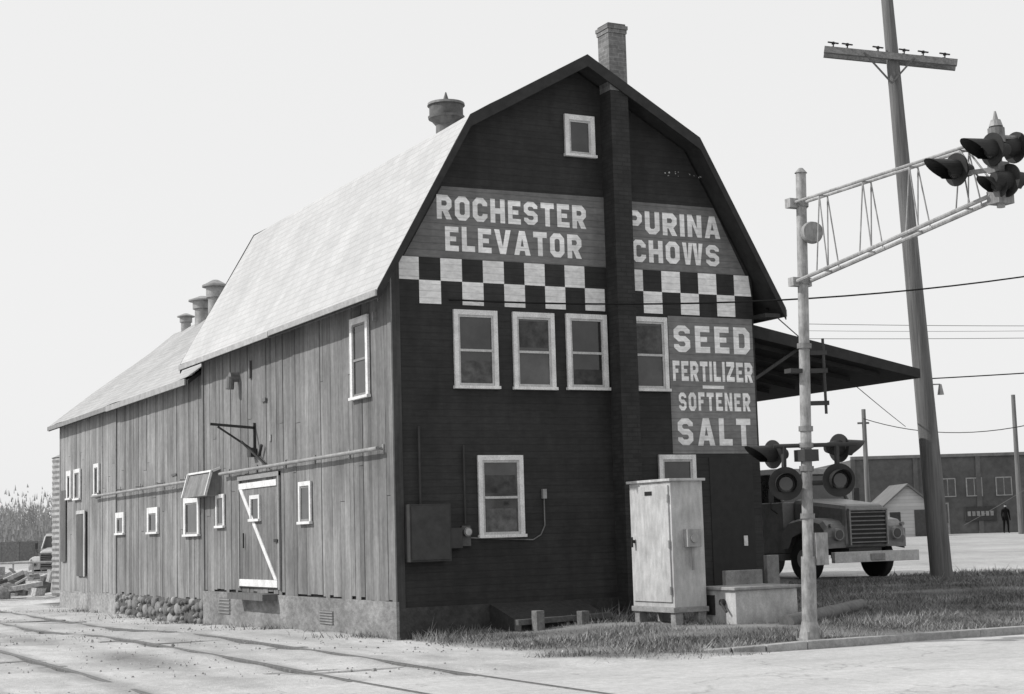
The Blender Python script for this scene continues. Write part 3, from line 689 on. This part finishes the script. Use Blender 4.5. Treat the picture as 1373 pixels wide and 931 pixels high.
# ---------------------------------------------------------------- utility pole
up=empty('utility_pole')
bx,by=13.1,2.0
def UP(z): k=z/11.; return (bx-.36*k,by+.185*k,z)
b=MB()
zz=np.linspace(.1,14.5,14)
for a,c in zip(zz[:-1],zz[1:]): b.cyl(UP(a),UP(c),.235-.0085*a,.235-.0085*c,n=18)
mk('pole',b,m_wood,up,smooth=True)
ad=Vector((.80,-.60,-.185)).normalized()
c=Vector(UP(11.55))-ad*.06; b=MB(); pf=Vector((-.60,-.80,0))
for s_ in (-1,1):
    cc=c+pf*.17*s_; b.beam(tuple(cc-ad*1.40),tuple(cc+ad*1.40),.10,.14)
b.beam(tuple(c+pf*.23+ad*-.55),tuple(c+pf*.2-Vector((0,0,.6))),.03,.035,.6);b.beam(tuple(c+pf*.23+ad*.5),tuple(c+pf*.2-Vector((0,0,.6))),.03,.035,.6)
mk('crossarm',b,m_wood2,up)
b=MB()
for t in (-1.2,-.9,-.25,.3,.7,1.15):
    for s_ in (-1,1):
        q_=c+ad*t+pf*.17*s_+Vector((0,0,.07)); b.cyl(q_,q_+Vector((0,0,.07)),.015,n=8); b.cyl(q_+Vector((0,0,.07)),q_+Vector((0,0,.12)),.04,.03,n=10)
        if s_==1: b.beam(tuple(q_+Vector((-.14,0,.1))),tuple(q_+Vector((.14,0,.1))),.03,.025)
mk('insulators',b,m_dark,up)
b=MB(); q_=Vector(UP(4.5)); b.cyl(q_,q_+Rv*.35,.015,n=6); b.cyl(q_+Rv*.35+Vector((0,0,-.22)),q_+Rv*.35,.07,.03,n=12); mk('pole_lamp',b,m_metal,up)
def wire(name,a,b_,sag,r=.012,n=24,mat=m_dark):
    a=Vector(a);b_=Vector(b_); cu=bpy.data.curves.new(name,'CURVE'); cu.dimensions='3D'; cu.bevel_depth=r; cu.bevel_resolution=1
    sp=cu.splines.new('POLY'); sp.points.add(n)
    for k in range(n+1):
        t=k/n; p=a.lerp(b_,t); p.z-=4*sag*t*(1-t); sp.points[k].co=(p.x,p.y,p.z,1)
    cu.materials.append(mat); o=bpy.data.objects.new(name,cu); col.objects.link(o); return o
m_wire=M('faded_wire',1.0,.8)
for nm in ('faded_wire',):
    m_wire.node_tree.nodes['Principled BSDF'].inputs['Base Color'].links and m_wire.node_tree.links.remove(m_wire.node_tree.nodes['Principled BSDF'].inputs['Base Color'].links[0])
    m_wire.node_tree.nodes['Principled BSDF'].inputs['Base Color'].default_value=(.16,.16,.16,1)
wire('service_wire',(1.0,-.05,5.50),(18.6,-2.85,7.45),.62,.016)
wire('power_line',W(70,12.7,10.4),W(70,60,10.2),.5,.014,mat=m_wire); wire('power_line',W(70,12.7,9.75),W(70,60,9.8),.4,.014,mat=m_wire)
wire('power_line',W(70,12.7,10.1),W(70,60,10.6),.6,.010,mat=m_wire)
wire('service_wire',UP(4.62),W(34,24,5.6),.15,.014)
wire('power_line',W(70,15.1,6.2),W(50,22,6.9),1.5,.018)
wire('guy_wire',(7.4,-.1,5.6),W(60,14.5,5.2),.05,.012)
wire('guy_wire',W(60,26,7.5),W(62,17,1.5),.3,.008,mat=m_wire)
for (D,lat,zt,r) in ((70,15.1,6.6,.13),(90,27.8,8.6,.16)):
    b=MB(); p=W(D,lat); b.cyl((p[0],p[1],.2),(p[0]+.05,p[1],zt),r,r*.7,n=10)
    if D==70: b.beam((p[0]-.25*RT[0],p[1]-.25*RT[1],zt-.6),(p[0]+.25*RT[0],p[1]+.25*RT[1],zt-.6),.08,.08)
    mk('utility_pole',b,m_wood)
# ---------------------------------------------------------------- trucks
def truck(name,loc,ang,tn=1.,bed=True):
    e=empty(name,loc); e.rotation_euler=(0,0,ang)
    def K(n,b,m,bv=0,sm=False):
        o=mk(n,b,m,e,bevel=bv,smooth=sm); return o
    b=MB()
    b.hexa([(-.62,.0,.7),(.62,.0,.7),(.72,1.7,.7),(-.72,1.7,.7),(-.55,.02,1.64),(.55,.02,1.64),(.70,1.7,1.82),(-.70,1.7,1.82)],tn)
    K('hood',b,m_truck,.10)
    b=MB()
    for s in (-1,1):
        pts=[(.08,.72),(.03,.95),(.06,1.16),(.2,1.30),(.5,1.36),(.9,1.38),(1.3,1.32),(1.55,1.1),(1.62,.75)]
        xa,xb=s*.56,s*1.12; xm=s*1.04
        for (ya,za),(yb,zb) in zip(pts[:-1],pts[1:]): 
            b.face([(xa,ya,za),(xm,ya,za),(xm,yb,zb),(xa,yb,zb)],tn); b.face([(xm,ya,za),(xb,ya+.04,za-.06),(xb,yb+.04,zb-.06),(xm,yb,zb)],tn)
        b.face([(xb,y+.04,z-.06) for y,z in pts]+[(xb,1.35,.72),(xb,1.2,.96),(xb,.9,1.06),(xb,.6,.98),(xb,.42,.70)],tn)
        b.face([(xa,.05,.72),(xb,.07,.70),(xb,.07,1.1),(xa,.05,1.16)],tn)
        b.box(min(s*1.12,s*.7),max(s*1.12,s*.7),1.62,2.2,.45,.6,tn*.7)
    K('fenders',b,m_truck,.0,True)
    b=MB(); b.box(-.5,.5,-.03,-.005,.78,1.5); K('grille_recess',b,m_dark)
    b=MB()
    for k in range(8): b.box(-.5,.5,-.05,-.03,.81+k*.092,.835+k*.092,.7)
    b.box(-.53,-.49,-.07,-.0,.76,1.53,.9);b.box(.49,.53,-.07,0,.76,1.53,.9); b.box(-.53,.53,-.07,-.0,1.51,1.55,.9)
    K('grille_bars',b,m_trim2,.004)
    b=MB()
    for s in (-1,1):
        b.cyl((s*.80,.05,1.0),(s*.80,-.04,1.0),.14,.125,n=20); b.cyl((s*.98,.05,1.2),(s*.98,-.03,1.2),.045,n=12)
    K('headlights',b,m_silver,0,True)
    b=MB()
    for s in (-1,1): b.cyl((s*.8,-.035,1.0),(s*.8,-.05,1.0),.10,n=20)
    K('headlight_lenses',b,m_glass)
    b=MB(); b.box(-1.16,1.16,-.30,-.18,.40,.63); b.box(-.5,-.4,-.2,.1,.45,.58,.4);b.box(.4,.5,-.2,.1,.45,.58,.4); b.box(-.2,.2,-.32,-.30,.43,.58,.5); K('bumper',b,m_chrome,.02)
    b=MB()
    b.hexa([(-.98,1.7,.6),(.98,1.7,.6),(.98,3.1,.6),(-.98,3.1,.6),(-.98,1.7,1.75),(.98,1.7,1.75),(.98,3.1,1.75),(-.98,3.1,1.75)],tn)
    b.hexa([(-.86,2.02,2.38),(.86,2.02,2.38),(.86,3.0,2.38),(-.86,3.0,2.38),(-.80,2.12,2.52),(.80,2.12,2.52),(.80,2.95,2.52),(-.80,2.95,2.52)],tn)
    for s in (-1,1):
        b.beam((s*.94,1.74,1.75),(s*.83,2.06,2.40),.07,.07,tn); b.beam((s*.94,3.05,1.75),(s*.83,2.97,2.40),.08,.1,tn); b.beam((s*.97,2.2,1.75),(s*.85,2.25,2.4),.04,.04,tn)
    b.face([(-.94,3.06,1.75),(.94,3.06,1.75),(.83,2.98,2.4),(-.83,2.98,2.4)],tn)
    K('cab',b,m_truck,.03)
    b=MB(); b.face([(-.92,1.76,1.75),(.92,1.76,1.75),(.82,2.07,2.39),(-.82,2.07,2.39)])
    for s in (-1,1): b.face([(s*.93,1.8,1.75),(s*.93,3.0,1.75),(s*.83,2.95,2.39),(s*.83,2.08,2.39)])
    K('cab_glass',b,m_glass)
    b=MB()
    for s in (-1,1): b.path([(s*.98,1.9,1.5),(s*1.22,1.8,1.6),(s*1.22,1.8,2.0)],.012,n=6); b.box(s*1.22-.07,s*1.22+.07,1.78,1.80,1.75,2.05)
    K('mirrors',b,m_dgrey)
    b=MB()
    for y in (.9,4.9):
        for s in (-1,1): 
            w=.22 if y<2 else .4
            b.cyl((s*1.08,y,.48),(s*(1.08-w),y,.48),.48,n=28)
    K('tires',b,m_tire,.04,True)
    b=MB()
    for y in (.9,4.9):
        for s in (-1,1): b.cyl((s*1.05,y,.48),(s*1.095,y,.48),.24,.2,n=20)
    b.box(-.45,.45,.1,6.6,.55,.72,.3)
    K('wheel_hubs',b,m_trim2)
    if bed:
        b=MB(); b.box(-1.15,1.15,3.25,6.9,.98,1.1)
        for s in (-1,1):
            for k in range(5): b.box(min(s*1.12,s*1.15),max(s*1.12,s*1.15),3.25,6.9,1.15+k*.25,1.35+k*.25,random.uniform(.8,1.2))
            for k in range(6): b.box(min(s*1.15,s*1.2),max(s*1.15,s*1.2),3.3+k*.7,3.38+k*.7,.98,2.4)
        for k in range(5): b.box(-1.12,1.12,3.25,3.28,1.15+k*.25,1.35+k*.25)
        K('stake_bed',b,m_wood2)
    return e
truck('parked_truck',(12.84,4.0,float(hgt(12.86,4.5))-.03),0,.85)
p=W(82,-23.5); truck('old_truck',(p[0],p[1],-.15),-math.radians(27),1.8,True)
# ---------------------------------------------------------------- right background
RD=Vector((RT[0],RT[1],0)); FD=Vector((FW[0],FW[1],0))
def TB(D,lat,z=0.):
    o=Vector(W(D,lat,z))
    return lambda p: tuple(o+RD*p[0]+FD*p[1]+Vector((0,0,p[2])))
e=empty('brick_building')
tf=TB(104,21.6,.7)
b=MB(tf); b.box(0,45,0,14,-.5,5.1); b.box(-.1,45.1,-.12,.2,5.1,5.3,1.7); b.box(16,30,2,14,5.3,5.9,1.1)
for a in range(0,45,4): b.box(a-.15,a+.15,-.1,0,-.3,5.1,1.1)
mk('walls',b,m_bbrick,e)
b=MB(tf); g=MB(tf)
for a in (6.0,7.7,9.6,13.2,15.3,20.1,22,26,30,34):
    b.box(a-.52,a+.52,-.06,.0,2.55,3.75); g.box(a-.45,a-.03,-.08,-.06,2.62,3.68);g.box(a+.03,a+.45,-.08,-.06,2.62,3.68); 
for a,w in ((5.6,.8),(17.5,1.2),(25,1.5)):
    b.box(a-w/2,a+w/2,-.07,0,.1,2.2,.8); g.box(a-w/2+.1,a+w/2-.1,-.09,-.07,.9,2.1)
b.box(7.0,9.0,-.15,-.0,1.0,1.9,.15)
for k in range(6): b.box(7.15+k*.29,7.35+k*.29,-.17,-.15,1.3,1.6,.8)
mk('windows',b,m_trim2,e); mk('glass',g,m_glass,e)
e=empty('small_house')
tf=TB(93,20.9,.7)
b=MB(tf); b.box(0,2.9,0,4,-.3,1.9); b.face([(0,0,1.9),(2.9,0,1.9),(1.45,0,3.1)]); b.face([(0,4,1.9),(2.9,4,1.9),(1.45,4,3.1)]); mk('walls',b,m_house,e)
b=MB(tf)
b.hexa([(-.25,-.3,1.7),(1.45,-.3,3.1),(1.45,4.3,3.1),(-.25,4.3,1.7),(-.25,-.3,1.8),(1.45,-.3,3.22),(1.45,4.3,3.22),(-.25,4.3,1.8)]); b.hexa([(3.15,-.3,1.7),(1.45,-.3,3.1),(1.45,4.3,3.1),(3.15,4.3,1.7),(3.15,-.3,1.8),(1.45,-.3,3.22),(1.45,4.3,3.22),(3.15,4.3,1.8)])
mk('roof',b,m_droof,e)
b=MB(tf); b.box(.4,1.0,-.04,0,.7,1.6); b.box(1.8,2.5,-.04,0,-.2,1.7,1.6); mk('openings',b,m_dgrey,e)
# person
def person(loc,h):
    me=bpy.data.meshes.new('person'); 
    J=[(0,0,.53),(0,0,.62),(0,.0,.74),(0,0,.815),(0,-.005,.86),(0,-.01,.93),(0,-.01,.985),
       (.11,0,.80),(.135,.01,.63),(.13,-.05,.49),(.13,-.07,.43),(-.11,0,.80),(-.135,.01,.63),(-.13,-.03,.49),(-.13,-.05,.43),
       (.055,0,.50),(.065,-.03,.28),(.07,.0,.04),(.075,-.08,.02),(-.055,0,.50),(-.065,.03,.28),(-.07,.06,.04),(-.075,-.02,.02)]
    E=[(0,1),(1,2),(2,3),(3,4),(4,5),(5,6),(3,7),(7,8),(8,9),(9,10),(3,11),(11,12),(12,13),(13,14),(0,15),(15,16),(16,17),(17,18),(0,19),(19,20),(20,21),(21,22)]
    Rr=[.075,.07,.08,.06,.032,.045,.03,.042,.032,.022,.02,.042,.032,.022,.02,.055,.04,.028,.022,.055,.04,.028,.022]
    me.from_pydata([(x*h,y*h,z*h) for x,y,z in J],E,[]); ob=bpy.data.objects.new('person',me); col.objects.link(ob)
    me.attributes.new('tone','FLOAT','POINT').data.foreach_set('value',[1.0]*len(J))
    ob.location=loc; sk=ob.modifiers.new('skin','SKIN')
    for i,r in enumerate(Rr): me.skin_vertices[0].data[i].radius=(r*h*1.15,r*h)
    me.skin_vertices[0].data[0].use_root=True
    ob.modifiers.new('sub','SUBSURF').levels=2; ob.modifiers['sub'].render_levels=2
    me.materials.append(m_cloth)
    b=MB(); b.cyl((0,-.01*h,.90*h),(0,-.012*h,.96*h),.044*h,.046*h,n=14); b.cyl((0,-.05*h,.925*h),(0,-.06*h,.915*h),.01*h,n=6)
    mk('face',b,m_skin,ob,smooth=True)
    b=MB(); b.cyl((0,-.005*h,.955*h),(0,-.005*h,1.0*h),.05*h,.035*h,n=14); mk('cap',b,m_cloth,ob,smooth=True)
    return ob
p=W(99,29.7); o=person((p[0],p[1],float(hgt(p[0],p[1]))),1.75); o.rotation_euler=(0,0,-.4)
# ---------------------------------------------------------------- left background
e=empty('metal_silo'); b=MB(); x,y=3.5,36.4
for k in range(26): z=-.3+k*.2; b.cyl((x,y,z),(x,y,z+.1),1.5,1.53,n=32,cap=False); b.cyl((x,y,z+.1),(x,y,z+.2),1.53,1.5,n=32,cap=False)
b.cyl((x,y,4.9),(x,y,5.5),1.55,.2,n=32); mk('silo_shell',b,m_metal,e)
p=W(70,-19.75); b=MB(); b.cyl((p[0],p[1],-.3),(p[0],p[1],3.9),.1,.09,n=10); mk('wooden_post',b,m_wood)
b=MB()
for k in range(30):
    lat=-62+k*1.4; p=W(125,lat); q_=W(125,lat+1.38); b.beam((p[0],p[1],.9),(q_[0],q_[1],.9),.1,2.6,random.uniform(.8,1.2))
mk('board_fence',b,m_wood2)
b=MB()
for k in range(14):
    p=W(74,-31+k*.9); b.cyl((p[0],p[1],-.3),(p[0],p[1],1.05),.04,n=6)
a_=W(74,-31);c_=W(74,-19.3); b.cyl((a_[0],a_[1],1.0),(c_[0],c_[1],1.0),.05,n=8); b.cyl((a_[0],a_[1],.55),(c_[0],c_[1],.55),.04,n=8)
mk('pipe_fence',b,m_silver)
b=MB()
for k in range(260):
    p=W(random.uniform(56,72),random.uniform(-26,-17.2)*1.0); 
    if p[0]>-1.2 and p[1]<27: continue
    z=random.uniform(-.1,.55); L_=random.uniform(.2,1.6); a=random.uniform(0,math.pi)
    if random.random()<.6: b.beam((p[0],p[1],z),(p[0]+L_*math.cos(a),p[1]+L_*math.sin(a),z+random.uniform(-.2,.4)),random.uniform(.05,.25),random.uniform(.04,.18),random.uniform(.3,3.2))
    else: b.cyl((p[0],p[1],z-.2),(p[0]+random.uniform(-.2,.2),p[1],z+random.uniform(.1,.5)),random.uniform(.08,.28),n=10,tone=random.uniform(.3,3.2))
mk('scrap_pile',b,m_wood2)
b=MB()
def branch(p,d,L,r,lev):
    q_=p+d*L; i=len(b.v)
    b.v+=[tuple(p-RD*r),tuple(p+RD*r),tuple(q_+RD*r*.6),tuple(q_-RD*r*.6)]; b.f.append((i,i+1,i+2,i+3)); b.t.append(1.)
    if lev==0: return
    for k in range(3 if lev>1 else 4):
        nd=(d+Vector((random.gauss(0,.45),random.gauss(0,.45),random.gauss(.08,.25)))).normalized()
        branch(p.lerp(q_,random.uniform(.5,1)),nd,L*random.uniform(.5,.8),r*.6,lev-1)
for k in range(230):
    D=random.uniform(270,340);lat=random.uniform(-160,-74); p=Vector(W(D,lat,-.2))
    branch(p,Vector((random.gauss(0,.06),0,1)).normalized(),random.uniform(3.4,5.2),random.uniform(.12,.22),4)
for k in range(42000):
    D=random.uniform(265,340);lat=random.uniform(-160,-74); z=abs(random.gauss(0,3.8)); p=Vector(W(D,lat,z)); w=random.uniform(.1,.4)
    b.face([tuple(p),tuple(p+RD*w),tuple(p+RD*w*random.random()+Vector((0,0,random.uniform(.3,1.4))))],random.uniform(.7,1.2))
mk('distant_treeline',b,m_haze)
# ---------------------------------------------------------------- light, world, camera
saz=Vector((-.9,.43)).normalized(); el=math.radians(38)
sd=Vector((saz.x*math.cos(el),saz.y*math.cos(el),math.sin(el)))
sun=bpy.data.objects.new('sun',bpy.data.lights.new('sun','SUN')); col.objects.link(sun)
sun.data.energy=3.6; sun.data.angle=math.radians(.5); sun.data.color=(1,.99,.975)
sun.rotation_euler=sd.to_track_quat('Z','Y').to_euler(); sun.location=(-20,10,30)
w=bpy.data.worlds.new('World'); scene.world=w; w.use_nodes=True
nt=w.node_tree;N=nt.nodes;L=nt.links; bg=N['Background']
sky=N.new('ShaderNodeTexSky'); sky.sky_type='NISHITA'; sky.sun_disc=False; sky.sun_elevation=el; sky.sun_rotation=math.atan2(saz.x,saz.y)
sky.dust_density=3.0
bw=N.new('ShaderNodeRGBToBW'); L.new(sky.outputs[0],bw.inputs[0])
mx=N.new('ShaderNodeMapRange'); mx.inputs['From Min'].default_value=0; mx.inputs['From Max'].default_value=12; mx.inputs['To Min'].default_value=8.2; mx.inputs['To Max'].default_value=10.
L.new(bw.outputs[0],mx.inputs['Value']); L.new(mx.outputs[0],bg.inputs['Color']); bg.inputs['Strength'].default_value=.1
th=math.radians(1.63);p=math.radians(6.64)
f_=Vector((FW[0]*math.cos(p),FW[1]*math.cos(p),math.sin(p))); r_=Vector((RT[0],RT[1],0)); u_=r_.cross(f_)
ir=r_*math.cos(th)-u_*math.sin(th); iu=r_*math.sin(th)+u_*math.cos(th)
cam=bpy.data.objects.new('camera',bpy.data.cameras.new('camera')); col.objects.link(cam)
cam.matrix_world=Matrix(((ir.x,iu.x,-f_.x,CAM[0]),(ir.y,iu.y,-f_.y,CAM[1]),(ir.z,iu.z,-f_.z,CAM[2]),(0,0,0,1)))
cam.data.sensor_width=36; cam.data.lens=2170/1373*36; cam.data.clip_end=5000
scene.camera=cam
scene.view_settings.view_transform='Standard'; scene.view_settings.look='None'; scene.view_settings.exposure=0
